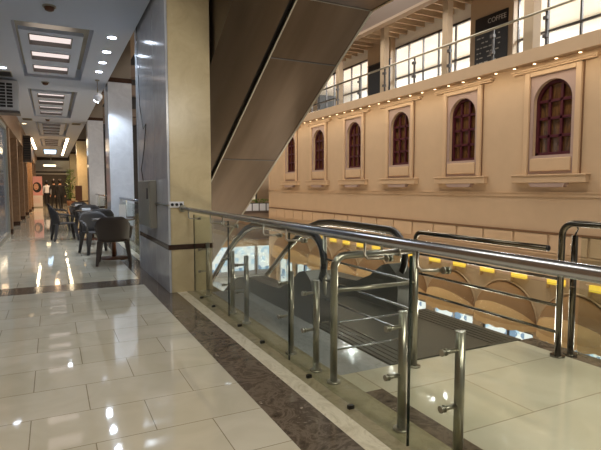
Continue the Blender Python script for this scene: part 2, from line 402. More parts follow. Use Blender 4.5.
# ================================================================== PILLAR + COLUMNS
def column(y0, y1, mat_front, lab, x0=1.28, x1=1.83, name='marble_column', top=4.9, group=None):
    t = thing(name, lab, 'column', ((x0+x1)/2, (y0+y1)/2, 0), group=group); hx = (x1-x0)/2; hy = (y1-y0)/2
    obj('shaft', bx(-hx, hx, -hy, hy, 0, 3.86), mat_front, t)
    e = .006
    obj('base_band', bx(-hx-e, hx+e, -hy-e, hy+e, .53, .60), 'bandm', t)
    obj('top_band', bx(-hx-e, hx+e, -hy-e, hy+e, 3.86, 3.97), 'bandm', t)
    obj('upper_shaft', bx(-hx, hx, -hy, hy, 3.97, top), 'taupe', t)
    return t
# near pillar: pale grey side cladding and honey front
t = thing('marble_pillar', 'large square marble pillar with honey front where the glass railing starts', 'pillar', (1.555, 6.23, 0))
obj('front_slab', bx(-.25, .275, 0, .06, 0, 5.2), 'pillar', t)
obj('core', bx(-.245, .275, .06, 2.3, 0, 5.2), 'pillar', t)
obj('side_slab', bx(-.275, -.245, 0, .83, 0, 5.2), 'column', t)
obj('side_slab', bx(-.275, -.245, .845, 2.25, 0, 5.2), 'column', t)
obj('corner_post', bx(-.285, -.235, 2.25, 2.33, 0, 5.2), 'column', t, bevel=.02)
bm = B(); box(bm, -.28, .28, -.006, 0, .54, .605); box(bm, -.282, -.275, 0, 2.24, .54, .605)
obj('base_band', bm, 'bandm', t)
obj('top_band', bx(-.282, -.275, 0, 2.24, 3.86, 4.0), 'bandm', t)
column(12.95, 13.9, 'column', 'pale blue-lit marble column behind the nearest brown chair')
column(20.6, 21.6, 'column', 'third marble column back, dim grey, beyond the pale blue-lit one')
column(30.0, 31.0, 'pillar', 'brown lit marble column, fourth along the right side')  # far columns: warm light put into the colour of the same marble
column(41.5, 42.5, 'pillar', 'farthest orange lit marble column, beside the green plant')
# slab edge and dark beams above the open side
struct('trim_2', bx(1.25, 2.1, 8.6, YE, 4.9, 5.2), 'beam')
bm = B()
for y in (9.6, 15.5, 18.5, 24, 27): box(bm, 1.25, 4.0, y, y+.35, 4.55, 4.9)
struct('trim_3', bm, 'beamd')
struct('wall_side', bx(-1.3, 1.25, -3, YE, CZ+1.3, CZ+1.45), 'ceil')
struct('trim_4', bx(1.17, 1.25, -3, YE, CZ+.25, CZ+1.3), 'beam')

# box and conduit on pillar
t = thing('control_box', 'grey metal control box on the side of the large marble pillar', 'box', (1.28, 7.47, .76))
obj('casing', bx(-.09, 0, -.5, .5, 0, .66), 'cabinet', t, bevel=.01); obj('door', bx(-.1, -.09, -.46, .46, .04, .62), 'cabinet', t)
obj('handle', bx(-.12, -.1, -.4, -.37, .4, .55), 'mull', t)
t = thing('switch_plate', 'small cream switch plate with three dark knobs on the pillar front', 'switch', (1.37, 6.23, 1.10))
obj('plate', bx(-.08, .1, -.02, 0, -.03, .045), 'plastic', t, bevel=.004)
for k in range(3):
    bm = B(); cyl(bm, (-.045+k*.055, -.02, .008), (-.045+k*.055, -.035, .008), .018); obj('knob', bm, 'rubber', t)
bm = B(); tube(bm, [(1.262, 6.97, 1.10), (1.262, 6.21, 1.10), (1.29, 6.205, 1.10)], .011, 8)
obj('conduit', bm, 'steelb', None, 'thin metal conduit running from the control box to the switch plate', 'conduit')
bm = B(); tube(bm, [(1.268, 8.3, 5.0), (1.268, 8.28, 3.4), (1.266, 8.15, 2.6), (1.264, 7.85, 2.2), (1.262, 7.6, 2.25), (1.262, 7.8, 1.9), (1.262, 8.1, 1.6), (1.262, 7.95, 1.42)], .006, 6)
obj('cable', bm, 'fin', None, 'thin loose cable hanging on the pale side of the large pillar', 'cable')

# rail between pillar and column, and between columns
def siderail(y0, y1, lab):
    t = thing('side_railing', lab, 'railing', (1.5, (y0+y1)/2, 0)); h = (y1-y0)/2
    bm = B(); tube(bm, [(0, -h, 1.06), (0, h, 1.06)], .03); obj('handrail', bm, 'steel', t)
    obj('glass_panel', bx(.03, .045, -h+.05, h-.05, .02, .98), 'glass', t)
    for s in (-h+.4, h-.4):
        bm = B(); cyl(bm, (.08, s, 0), (.08, s, 1.04), .02); obj('post', bm, 'steelb', t)
siderail(8.6, 12.93, 'steel and glass railing beside the nearest table, between pillar and column')
siderail(13.95, 20.55, 'steel and glass railing beyond the pale column, behind the middle table')

# ================================================================== GLASS BALUSTRADE
gx, rx, px_ = 1.562, 1.452, 1.662
t = thing('glass_balustrade', 'long steel and glass balustrade running from the pillar towards the camera', 'railing', (0, 0, 0))
bm = B(); tube(bm, [(rx, 6.2, 1.06), (rx, -1.2, 1.06)], .026, 14); obj('handrail', bm, 'steel', t)
joints = [6.1, 4.76, 3.33, 1.93, .52, -.88]
for a, b_ in zip(joints, joints[1:]):
    g = obj('glass_panel', bx(gx-.006, gx+.006, b_+.012, a-.012, .02, .985), 'glass', t)
    bm = B(); box(bm, gx-.0065, gx+.0065, a-.017, a-.010, .02, .986)
    obj('glass_edge', bm, 'glassedge', g)
    L = a-b_
    for s in (a-.255, b_+.165):
        if s < 5.9:
            bm = B(); cyl(bm, (px_, s, .012), (px_, s, .66), .0235); lathe(bm, [(.044, 0), (.044, .014)], (px_, s, 0)); p = obj('post', bm, 'steelb', t)
            for z in (.575, .31):
                bm = B(); cyl(bm, (gx-.010, s, z), (px_-.015, s, z), .011, 10); cyl(bm, (gx-.014, s, z), (gx-.006, s, z), .017, 12); cyl(bm, (gx+.006, s, z), (gx+.016, s, z), .017, 12); obj('standoff', bm, 'steelb', p)
        bm = B(); tube(bm, [(rx, s+.06, 1.045), (rx, s+.06, .965), (rx+.01, s+.045, .951), (gx+.01, s, .95)], .0075, 8)
        cyl(bm, (gx-.014, s+.003, .95), (gx-.006, s+.003, .95), .017, 12); cyl(bm, (gx+.006, s, .95), (gx+.02, s, .95), .017, 12)
        obj('rail_bracket', bm, 'steelb', t)
    for s in (a-.36, b_+.5):
        obj('floor_clip', bx(gx-.025, gx+.012, s, s+.022, 0, .022), 'rubber', t)
bm = B(); cyl(bm, (rx, 6.19, 1.06), (rx, 6.225, 1.06), .045); obj('wall_flange', bm, 'steelb', t)
for z in (.93, .38):
    pass

# end railing E + L beside landing
t = thing('corner_railing', 'low L-shaped tubular steel railing with bent corner beside the escalator landing', 'railing', (0, 0, 0))
r = .025
bm = B()
tube(bm, [(1.665, 2.83, 0), (1.665, 2.83, .78)]+[(1.665+.085*(1-math.cos(a)), 2.83, .78+.085*math.sin(a)) for a in [PI/2*k/6 for k in range(1, 7)]]+[(2.31, 2.83, .865)], r, 12)
lathe(bm, [(.045, 0), (.045, .014)], (1.665, 2.83, 0)); obj('bent_rail', bm, 'steelb', t)
bm = B(); cyl(bm, (2.35, 2.83, 0), (2.35, 2.83, .93), .024); lathe(bm, [(.048, 0), (.048, .014)], (2.35, 2.83, 0)); obj('post', bm, 'steelb', t)
bm = B(); cyl(bm, (2.35, 4.18, 0), (2.35, 4.18, .865), .021); lathe(bm, [(.045, 0), (.045, .014)], (2.35, 4.18, 0)); obj('post', bm, 'steelb', t)
bm = B(); cyl(bm, (2.35, 2.83, .865), (2.35, 4.18, .865), .02); obj('top_rail', bm, 'steelb', t)
bm = B(); cyl(bm, (1.68, 2.83, .63), (2.34, 2.83, .63), .015, 10); obj('cross_bar', bm, 'steelb', t)
for z in (.41, .225):
    bm = B(); cyl(bm, (1.68, 2.83, z), (2.34, 2.83, z), .007, 8); obj('cross_bar', bm, 'steel', t)
for z in (.63, .42, .235):
    bm = B(); cyl(bm, (2.35, 2.84, z), (2.35, 4.17, z), .0105, 8); obj('cross_bar', bm, 'steel', t)
bm = B(); cyl(bm, (2.05, 2.83, .865), (2.05, 2.83, 1.0), .010, 8); cyl(bm, (2.18, 2.83, .865), (2.2, 2.83, .865), .034, 14); obj('collar', bm, 'steelb', t)

# right railing R
t = thing('low_steel_railing', 'low dark steel railing with three bars on the atrium side of the landing', 'railing', (0, 0, 0))
X = 3.5; bm = B()
tube(bm, [(X, 4.22, 0), (X, 4.22, .76)]+[(X, 4.22-.08*(1-math.cos(a)), .76+.08*math.sin(a)) for a in [PI/2*k/6 for k in range(1, 7)]]+[(X, 2.62, .84)], .024, 12); obj('bent_rail', bm, 'steeld', t)
bm = B(); lathe(bm, [(.015, -.014), (.024, -.01), (.024, .0)], (0, 0, 0), 14); o = obj('end_cap', bm, 'rubber', t); o.rotation_euler = (-PI/2, 0, 0); o.location = (X, 2.62, .84)
for z in (.61, .40, .19):
    bm = B(); cyl(bm, (X, 4.2, z), (X, 2.53, z), .013, 8); obj('cross_bar', bm, 'steeld', t)
# tall railing
t = thing('tall_steel_railing', 'taller bent steel tube railing at the right edge of the platform', 'railing', (0, 0, 0))
bm = B()
tube(bm, [(X, 2.5, 0), (X, 2.5, .95)]+[(X, 2.5-.1*(1-math.cos(a)), .95+.1*math.sin(a)) for a in [PI/2*k/7 for k in range(1, 8)]]+[(X, -1.2, 1.05)], .025, 12)
lathe(bm, [(.055, 0), (.055, .015)], (X, 2.5, 0)); obj('bent_rail', bm, 'steeld', t)
bm = B(); cyl(bm, (3.625, 2.48, 0), (3.625, 2.48, .95), .024); lathe(bm, [(.05, 0), (.05, .015)], (3.625, 2.48, 0)); obj('post', bm, 'steeld', t)
bm = B(); tube(bm, [(3.625, 2.48, .95), (3.60, 2.44, 1.0), (X, 2.38, 1.04)], .007, 8); obj('link', bm, 'steeld', t)
for y in (-.9, ):
    bm = B(); cyl(bm, (X, y, 0), (X, y, 1.03), .024); obj('post', bm, 'steeld', t)
obj('glass_panel', bx(3.585, 3.597, -1.1, 2.40, .03, .95), 'glass', t)

# ================================================================== DOWN ESCALATOR (lower)
t = thing('escalator', 'escalator with black handrails going down from the steel landing plate', 'escalator', (0, 0, 0))
a33 = math.radians(33); tn = math.tan(a33)
def deckprof(off=0):
    top = [(4.16, -.02), (4.155, .25), (4.2, .42), (4.32, .5), (4.45, .47), (4.65, .33), (4.95, .21), (5.3, .19), (5.95, .175), (6.3, .11), (6.65, -.03), (7.05, -.26)]
    top += [(12.9, -.26-(12.9-7.05)*tn*.98)]
    bot = [(12.9, top[-1][1]-.8), (6.2, -.85), (4.16, -.85)]
    return top+bot
bm = B(); prism(bm, deckprof(), 2.205, 2.44); obj('side_deck', bm, 'deck', t)
bm = B(); prism(bm, deckprof(), 3.22, 3.44); obj('side_deck', bm, 'deck', t)
bm = B(); prism(bm, [(2.92, -.3), (2.92, 0.012), (4.95, 0.012), (5.4, -.05), (6.0, -.12), (6.0, -.85), (4.3, -.85), (4.3, -.3)], 2.44, 3.22); obj('comb_plate', bm, 'plate', t)
bm = B(); box(bm, 2.22, 3.60, 2.92, 4.15, -.3, 0.006)
for k in range(22): box(bm, 2.26+k*.06, 2.283+k*.06, 2.95, 4.13, .006, .011)
obj('landing_plate', bm, 'plate', t)
for k in range(20):
    y = 5.5+k*.36; z = -.03-max(0, (y-5.9))*tn
    if z < -4.15: break
    st = obj('step', bx(2.47, 3.19, y, y+.4, z-.22, z), 'plate', t)
    obj('step_edge', bx(2.47, 3.19, y+.385, y+.402, z-.02, z+.003), 'lampy' if 0 else 'steelb', st)
def hr(x, lab):
    c = (4.45, .58); R_ = .28
    pts = [(x, 4.75, .30)]+[(x, 4.45-.28*math.sin(a), .58-.28*math.cos(a)) for a in [PI*k/12 for k in range(0, 13)]]
    pts += [(x, 5.0, .865), (x, 5.7, .865), (x, 6.05, .84), (x, 6.35, .76), (x, 6.7, .60), (x, 7.1, .37), (x, 12.6, .37-5.5*tn*1.02)]
    bm = B(); tube(bm, pts, .036, 10); h = obj('handrail', bm, 'rubber', t)
    bm = B(); tube(bm, [(p[0], p[1], p[2]-.04) if i > 7 else (p[0], p[1]+.04, p[2]) for i, p in enumerate(pts)][6:], .018, 8); obj('handrail_guide', bm, 'steel', t)
    prof = [(4.5, .3), (4.28, .42), (4.22, .58), (4.28, .74), (4.45, .82), (5.7, .82), (6.05, .80), (6.35, .72), (6.7, .56), (7.1, .33), (12.5, .33-5.4*tn*1.02), (12.5, -.2-5.4*tn*1.02), (7.0, -.2), (6.2, .12), (5.2, .2), (4.8, .25)]
    bm = B(); prism(bm, prof, x-.006, x+.006); obj('glass_side', bm, 'glassd', t)
hr(2.34, ''); hr(3.32, '')
bm = B(); prism(bm, [(4.16, -.85), (4.16, -.3), (5.4, -.32), (12.9, -.3-7.2*tn), (12.9, -1.1-6.7*tn), (6.2, -.86)], 2.44, 3.22); obj('truss', bm, 'deck', t)

# ================================================================== UP ESCALATOR (seen from below)
t = thing('overhead_escalator', 'large overhead escalator seen from below, clad in brushed bronze steel panels', 'escalator', (0, 0, 0))
a30 = math.tan(math.radians(30)); KY, KZ = 5.26, 3.50
def under(d, yend=12.4):
    return [(-2, KZ+d), (KY-d*.27, KZ+d), (yend, KZ+d*1.15-(yend-KY)*a30)]
def clad(x0, x1, d=0, d2=1.0):
    lo = under(d); hi = under(d2)
    bm = B(); prism(bm, lo+hi[::-1], x0, x1); return bm
obj('underside_cladding', clad(1.90, 2.515, 0, .35), 'clad', t)
obj('underside_cladding', clad(2.60, 3.60, 0, .35), 'clad', t)
bm = B(); prism(bm, [(-2, KZ), (KY-.01, KZ), (12.4, KZ-(12.4-KY)*a30), (12.4, KZ+1.9-(12.4-KY)*a30), (KY, KZ+1.75), (-2, KZ+1.75)], 1.868, 1.90); obj('side_cladding', bm, 'clad', t)
obj('core_recess', clad(1.95, 3.52, .06, 1.0), 'black', t)
obj('edge_trim', clad(3.60, 3.63, -.01, .08), 'steelb', t)
obj('edge_trim', clad(2.585, 2.607, -.008, .05), 'steelb', t)
obj('side_cladding', clad(3.56, 3.60, .3, 1.2), 'clad', t)
# cross seams of cladding
for k in range(3):
    y = 6.1+k*2.1; z = KZ-(y-KY)*a30
    bm = B(); prism(bm, [(y-.008, z-.002), (y+.008, z-.011), (y+.008, z+.02), (y-.008, z+.03)], 2.61, 3.6); obj('panel_seam', bm, 'mull', t)
bm = B(); box(bm, 1.9, 3.6, KY-.012, KY+.012, KZ-.006, KZ+.02); obj('panel_seam', bm, 'steelb', t)
for x in (2.0, 3.55):
    bm = B(); pr = [(-2, KZ+1.75), (KY-.3, KZ+1.75), (12.4, KZ+1.95-(12.4-KY)*a30), (12.4, KZ+1.1-(12.4-KY)*a30), (KY-.3, KZ+.9), (-2, KZ+.9)]
    prism(bm, pr, x-.008, x+.008); obj('glass_side', bm, 'glassd', t)
    bm = B(); tube(bm, [(x, -2, KZ+1.78), (x, KY-.3, KZ+1.78), (x, 12.4, KZ+1.98-(12.4-KY)*a30)], .035, 8); obj('handrail', bm, 'rubber', t)

# ================================================================== OPPOSITE FACADE
FX = 9.5; wy = [19.98, 17.40, 14.83, 12.26, 9.69, 7.12, 4.55]
hw, z0, zs = .45, 2.01, 3.15
bm = B(); D1 = FX+.45
awy = [8.15+1.78*k for k in range(-3, 8)]
# lower band between shops and awning arches
box(bm, FX, D1, 1.5, 22.4, -1.95, z0)
box(bm, FX, D1, 1.5, 22.4, 3.75, 4.05)
edges = [22.4]
ws = sorted(wy)
prev = 1.5
for y in ws:
    box(bm, FX, D1, prev, y-hw, z0, 3.75)
    A = [(y-hw, zs)]+[(y-hw*math.cos(a), zs+hw*math.sin(a)) for a in [PI*k/16 for k in range(1, 16)]]+[(y+hw, zs)]
    prism(bm, [(y+hw, 3.75), (y-hw, 3.75)]+A, FX, D1)
    prev = y+hw
box(bm, FX, D1, prev, 22.4, z0, 3.75)
# piers at lower level
for y in [8.15+.89+1.78*k for k in range(-4, 9)]:
    if 1.5 < y < 22.4: box(bm, FX, D1, max(1.5, y-.14), min(22.4, y+.14), -4.2, -1.95)
struct('wall_right', bm, 'facade')
# horizontal mouldings
bm = B(); box(bm, FX-.02, FX, 1.5, 22.42, 1.12, 1.20); box(bm, FX-.035, FX, 1.5, 22.42, 1.20, 1.225); struct('trim_5', bm, 'mould')
bm = B(); box(bm, FX-.035, FX, 1.5, 22.42, .33, .37); struct('trim_6', bm, 'groove')
bm = B(); box(bm, FX-.03, FX, 1.5, 22.42, -.12, -.09); struct('trim_7', bm, 'mould')
bm = B(); box(bm, FX-.02, FX+.5, 22.3, 22.45, -4.2, 4.05); struct('trim_8', bm, 'mould')
# frieze blocks
k = 0; y = 1.7
p0 = None
while y < 22:
    if p0 is None:
        p0 = obj('frieze_block', bx(-.03, 0, -.42, .42, 0, .38), 'mould', None, 'raised beige block in the frieze under the dark line', 'wall block', 'raised frieze blocks along the facade', bevel=.006); p0.location = (FX, y+.43, -.07); 
    else:
        c = p0.copy(); COL.objects.link(c); c.location = (FX, y+.43, -.07)
    y += .9
# slab lip
struct('trim_9', bx(FX-.22, FX+.45, 1.5, 26, 4.0, 4.28), 'facade')
# windows
rank = ['leftmost', 'second from the left', 'third from the left', 'fourth from the left', 'fifth from the left', 'rightmost', 'outside']
for i, y in enumerate(wy):
    w = thing('window_%d' % (i+1), rank[i]+' of the maroon arched windows on the beige facade', 'window', (FX, y, 0)); 
    w['kind'] = 'structure'
    bm = B(); s = hw+.09
    # mauve surround plate with arch hole
    for q in (-1, 1): box(bm, -.02, 0, min(q*hw, q*s), max(q*hw, q*s), 1.62, zs)
    box(bm, -.02, 0, -hw, hw, 1.62, z0)
    A = [(-hw, zs)]+[(-hw*math.cos(a), zs+hw*math.sin(a)) for a in [PI*k/16 for k in range(1, 16)]]+[(hw, zs)]
    prism(bm, [(s, zs), (s, 3.72), (-s, 3.72), (-s, zs)]+A, -.02, 0)
    obj('surround', bm, 'mauve', w)
    bm = B()
    box(bm, -.07, 0, -s-.12, -s, 1.6, 3.82); box(bm, -.07, 0, s, s+.12, 1.6, 3.82); box(bm, -.07, 0, -s, s, 3.72, 3.82)
    obj('architrave', bm, 'mould', w, bevel=.012)
    bm = B()
    for q in (-1, 1):
        box(bm, -.012, 0, min(q*(s+.12), q*(s+.15)), max(q*(s+.12), q*(s+.15)), 1.6, 3.82); box(bm, -.022, -.02, min(q*(s-.012), q*s), max(q*(s-.012), q*s), 1.62, 3.72)
    obj('edge_line', bm, 'groove', w)
    bm = B(); 
    box(bm, -.08, 0, -.97, .97, 3.83, 3.87); box(bm, -.11, 0, -1.0, 1.0, 3.87, 3.91); obj('cornice', bm, 'mould', w)
    bm = B(); box(bm, -.13, 0, -.88, .88, 1.42, 1.58); box(bm, -.15, 0, -.90, .90, 1.57, 1.60); obj('sill', bm, 'mould', w, bevel=.01)
    bm = B(); prism(bm, [(-.44, 1.42), (.44, 1.42), (.38, 1.33), (-.38, 1.33)], -.12, 0); obj('sill_bracket', bm, 'mauve', w)
    obj('apron_panel', bx(-.05, -.02, -hw-.03, hw+.03, 1.67, 1.95), 'mould', w, bevel=.012)
    # sash
    bm = B(); f = .07; X0, X1 = .08, .14
    box(bm, X0, X1, -hw, -hw+f, z0, zs); box(bm, X0, X1, hw-f, hw, z0, zs); box(bm, X0, X1, -hw, hw, z0, z0+.07)
    outer = [(-hw*math.cos(a), zs+hw*math.sin(a)) for a in [PI*k/16 for k in range(17)]]
    inner = [(-(hw-f)*math.cos(a), zs+(hw-f)*math.sin(a)) for a in [PI*k/16 for k in range(17)]]
    for k in range(16): prism(bm, [outer[k], outer[k+1], inner[k+1], inner[k]], X0, X1)
    for q in (-.14, .14): box(bm, X0+.01, X1, q-.028, q+.028, z0, zs+.33)
    for z in (2.42, 2.80, 3.17): box(bm, X0+.01, X1, -hw+f, hw-f, z-.028, z+.028)
    box(bm, X0+.01, X1, -.022, .022, 3.17, 3.17)
    obj('window_frame', bm, 'maroon', w)
    bm = B(); prism(bm, [(-hw, z0), (hw, z0)]+outer[::-1], .15, .17); obj('pane', bm, 'wpane', w)

# ceiling spots under the lip
i = 0; y = 4.4; sp = None
while y < 20:
    if sp is None:
        sp = thing('soffit_spotlight', 'tiny warm spotlight under the upper slab edge, above the arched windows', 'spotlight', (FX-.1, y, 4.0), group='tiny spotlights under the upper slab edge')
        bm = B(); lathe(bm, [(.04, -.02), (.04, 0)], seg=12); obj('ring', bm, 'mould', sp)
        bm = B(); lathe(bm, [(.03, -.03), (.03, -.021)], seg=12); obj('bulb', bm, 'lampwarm', sp)
    else: dup(sp, (FX-.1, y, 4.0))
    y += .52; i += 1
area('soffit_glow', (FX-.35, 12, 3.9), .1, 18, 40, (1, .8, .55), (0, math.radians(-25), 0))

# yellow sconces
i = 0; sc = None; y = 4.1
while y < 21.5:
    loc = (FX, y, -.77)
    if sc is None:
        sc = thing('wall_sconce', 'small wall sconce casting yellow light above the tan awnings', 'wall light', loc, group='yellow wall sconces above the awnings')
        obj('backplate', bx(-.02, 0, -.26, .24, 0, .2), 'mould', sc)
        obj('lamp', bx(-.09, -.02, -.24, .14, .04, .17), 'lampy', sc)
        obj('corbel', bx(-.11, 0, .14, .22, -.06, .17), 'mould', sc)
    else: dup(sc, loc)
    y += .93

# awnings
def awning_bms():
    R_ = .85; P = .52
    bm = B(); nu, nv = 16, 6
    top = []
    grid = []
    for j in range(nv+1):          # from wall arch (v=0) to rim (v=1)
        v = j/nv; row = []
        for i in range(nu+1):
            a = PI*i/nu
            row.append(bm.verts.new((-P*math.sin(v*PI/2)*math.sin(a), -R_*math.cos(a), R_*math.sin(a)*math.cos(v*PI/2))))
        grid.append(row)
    for j in range(nv):
        for i in range(nu):
            f = bm.faces.new((grid[j][i], grid[j][i+1], grid[j+1][i+1], grid[j+1][i])) if True else None
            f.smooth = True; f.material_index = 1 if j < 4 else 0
    bmesh.ops.remove_doubles(bm, verts=bm.verts, dist=.0005)
    vb = B(); pr = []
    for i in range(33):
        a = PI*i/32; pr.append((-P*math.sin(a)-.005, -R_*math.cos(a)))
    for i in range(32):
        za = -.10-.035*abs(math.sin(PI*i/4)); zb = -.10-.035*abs(math.sin(PI*(i+1)/4))
        vs = [vb.verts.new((pr[i][0], pr[i][1], 0)), vb.verts.new((pr[i+1][0], pr[i+1][1], 0)), vb.verts.new((pr[i+1][0], pr[i+1][1], zb)), vb.verts.new((pr[i][0], pr[i][1], za))]
        vb.faces.new(vs)
    bmesh.ops.remove_doubles(vb, verts=vb.verts, dist=.0005)
    ab = B(); tube(ab, [(-.02, -.868*math.cos(PI*i/20), .89*math.sin(PI*i/20)-.0) for i in range(21)], .022, 6)
    return bm, vb, ab
aw = None
al = None
vis = sorted(awy)
for i, y in enumerate(vis):
    loc = (FX-.002, y, -1.74)
    nm = {3: 'tan dome awning behind the two steel posts, rightmost but one', 4: 'tan dome awning fully seen in the middle of the low railing', 5: 'tan dome awning just right of the tall steel post'}.get(i)
    lab = nm or 'tan dome awning over a lit shop, partly hidden behind railings'
    if i == 2: lab = 'tan dome awning at the far right edge of the picture'
    if i == 3: lab = 'tan dome awning just left of the twin steel posts'
    if i == 4: lab = 'tan dome awning second left of the twin steel posts'
    if i == 5: lab = 'tan dome awning behind the escalator entry, third left of the posts'
    grp = 'tan dome awnings over the lower shops'
    if aw is None:
        aw = thing('dome_awning', lab, 'awning', loc, group=grp); a_, b_, c_ = awning_bms()
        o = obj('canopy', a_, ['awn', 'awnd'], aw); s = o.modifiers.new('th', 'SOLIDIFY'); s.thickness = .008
        o = obj('valance', b_, 'awn', aw); s = o.modifiers.new('th', 'SOLIDIFY'); s.thickness = .006
        obj('arch_moulding', c_, 'mould', aw)
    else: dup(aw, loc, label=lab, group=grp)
# lit shops under the awnings
for i, y in enumerate(vis):
    lab = 'brightly lit shop window under the tan awnings on the lower level'
    s = thing('shop_window', lab, 'shop window', (FX+.12, y, -4.2), group='lit shop windows on the lower level')
    obj('display', bx(0, .03, -.75, .75, .1, 2.34), 'shoplit', s)
    bm = B(); 
    for q in (-.75, -.02, .71): box(bm, -.05, 0, q, q+.04, 0, 2.25)
    box(bm, -.05, 0, -.75, .75, 2.2, 2.25); box(bm, -.05, 0, -.75, .75, 0, .25)
    obj('frame', bm, 'mull' if i % 2 else 'plastic', s)

# ================================================================== UPPER GALLERY
struct('floor', bx(FX-.2, 15.5, 1.5, 26, 4.0+.05, 4.26), 'beam')
struct('ceiling', bx(FX, 11.55, 1.5, 26, 6.95, 7.1), 'beam')
bm = B(); yb = 3.0
jn = None
while yb < 25:
    if jn is None:
        jn = obj('ceiling_joist', bx(0, 1.85, -.03, .03, 0, .2), 'gcol', None, 'beige joist crossing the upper gallery ceiling', 'joist', 'joists of the upper gallery ceiling'); jn.location = (9.62, yb, 6.74)
    else: c = jn.copy(); COL.objects.link(c); c.location = (9.62, yb, 6.74)
    yb += .46
struct('trim_10', bx(9.42, 9.62, 1.5, 26, 6.45, 7.6), 'beamd')
struct('trim_11', bx(9.40, 9.64, 1.5, 26, 6.42, 6.5), 'beam')
struct('wall_gallery', bx(11.5, 11.6, 1.5, 26, 6.42, 7.1), 'whitewall')
struct('ceiling', bx(11.6, 15.5, 1.5, 26, 6.75, 6.85), 'whitewall')
struct('wall_gallery', bx(15.4, 15.5, 1.5, 26, 4.26, 6.8), 'whitewall')
def pierbox(y0, y1, mat, lab):
    t = obj('gallery_pier', bx(-.1, .095, -(y1-y0)/2, (y1-y0)/2, 0, 2.69), mat, None, lab, 'pier'); t.location = (11.4, (y0+y1)/2, 4.26); return t
pierbox(9.75, 11.3, 'gcol', 'brown pier behind the black coffee board, upper gallery')
pierbox(15.2, 16.7, 'gcol', 'brown pier beside the dark panel, farther along the upper gallery')
pierbox(22.5, 24, 'gcol', 'farthest pier of the upper gallery, beside the escalator edge')
# lit window bays
def bay(n, y0, y1, cnt):
    w = thing('window_%d' % n, 'glazed white lit gallery window bay', 'window', (11.5, (y0+y1)/2, 4.26)); w['kind'] = 'structure'
    h = (y1-y0)/2; H_ = 2.16
    obj('pane', bx(.02, .03, -h, h, 0, H_), 'glassw', w)
    bm = B()
    for k in range(cnt+1):
        y = -h+2*h*k/cnt; box(bm, -.02, .04, y-.022, y+.022, 0, H_)
    box(bm, -.03, .05, -h, h, H_-.05, H_+.02); box(bm, -.03, .05, -h, h, 1.02, 1.07); box(bm, -.03, .05, -h, h, 0, .06)
    obj('window_frame', bm, 'mull', w)
bay(11, 11.35, 15.15, 5); bay(12, 1.6, 9.75, 9); bay(13, 16.75, 22.5, 8)
for y in (3, 6, 8.6, 12.3, 14.2, 17.6, 20.5, 23):
    area('gallery_room_lamp', (13.4, y, 6.7), 1.2, .6, 280, (.96, .98, 1))
# interior furniture seen as grey shapes
for (y0, y1, l) in [(12.0, 13.6, 'low grey counter behind the lit gallery windows'), (8.3, 9.2, 'grey blue cabinet behind the lit windows at the top right')]:
    o = obj('counter', bx(0, .5, -(y1-y0)/2, (y1-y0)/2, .04, .95), 'cabinet', None, l, 'counter', bevel=.02); o.location = (12.6, (y0+y1)/2, 4.22)
# boards
t = thing('menu_board', 'black menu board with chalk lettering on the gallery pier', 'sign', (11.27, 10.5, 4.75))
obj('panel', bx(0, .03, -.58, .58, 0, 1.46), 'board', t)
def text(s, size, loc, parent, mat='chalk', rot=(PI/2, 0, -PI/2), name='lettering'):
    c = bpy.data.curves.new(name, 'FONT'); c.body = s; c.size = size; c.extrude = .002; c.align_x = 'CENTER'
    o = bpy.data.objects.new(name, c); COL.objects.link(o); o.parent = parent; o.location = loc; o.rotation_euler = rot
    c.materials.append(M[mat])
    dg = bpy.context.evaluated_depsgraph_get(); me = bpy.data.meshes.new_from_object(o.evaluated_get(dg)); me.name = name
    bpy.data.objects.remove(o); o = bpy.data.objects.new(name, me); COL.objects.link(o); o.parent = parent; o.location = loc; o.rotation_euler = rot
    return o
text('COFFEE', .19, (-.01, -.22, 1.22), t)
bm = B()
random.seed(9)
for rr in range(7):
    z = 1.0-rr*.14; y = .5
    while y > -.36:
        w_ = random.uniform(.05, .16)
        if random.random() < .6: box(bm, -.006, 0, y-w_, y, z, z+.03)
        y -= w_+.05
obj('chalk_marks', bm, 'chalk', t)
t = thing('dark_wall_panel', 'glossy dark panel on the farther gallery pier', 'panel', (11.27, 15.9, 4.27))
obj('panel', bx(0, .03, -.7, .7, 0, 1.75), 'board', t)
obj('frame', bx(-.01, .04, -.74, .74, 1.75, 1.79), 'mull', t)
# gallery columns
for i, (y, wd) in enumerate([(16.5, .1), (13.65, .1), (10.75, .1), (8.02, .13), (5.2, .13), (19.4, .1), (22.3, .1)]):
    l = ['gallery column beside the escalator edge, far left one', 'gallery column beside the dark glossy panel', 'gallery column in front of the bright middle windows', 'gallery column right of the black coffee board', 'gallery column off to the right', 'far gallery column', 'farthest gallery column'][i]
    t = thing('gallery_column', l, 'column', (9.9, y, 4.26))
    obj('shaft', bx(-wd, wd, -wd, wd, 0, 2.7), 'gcol', t, bevel=.01); obj('base', bx(-wd-.02, wd+.02, -wd-.02, wd+.02, 0, .08), 'gcol', t)
# gallery glass rail
t = thing('gallery_balustrade', 'glass balustrade with steel handrail along the upper gallery', 'railing', (FX, 0, 4.28))
bm = B(); tube(bm, [(0, 1.6, .80), (0, 25.5, .80)], .03, 10); obj('handrail', bm, 'steelb', t)
y = 1.6
while y < 25:
    obj('glass_panel', bx(-.006, .006, y+.02, y+1.42, .04, .76), 'glassw', t)
    bm = B(); box(bm, .02, .05, y-.03, y+.03, 0, .78); p = obj('post', bm, 'mull', t)
    for z in (.22, .6): obj('clamp', bx(-.03, .06, y-.05, y+.05, z, z+.07), 'mull', p)
    y += 1.44

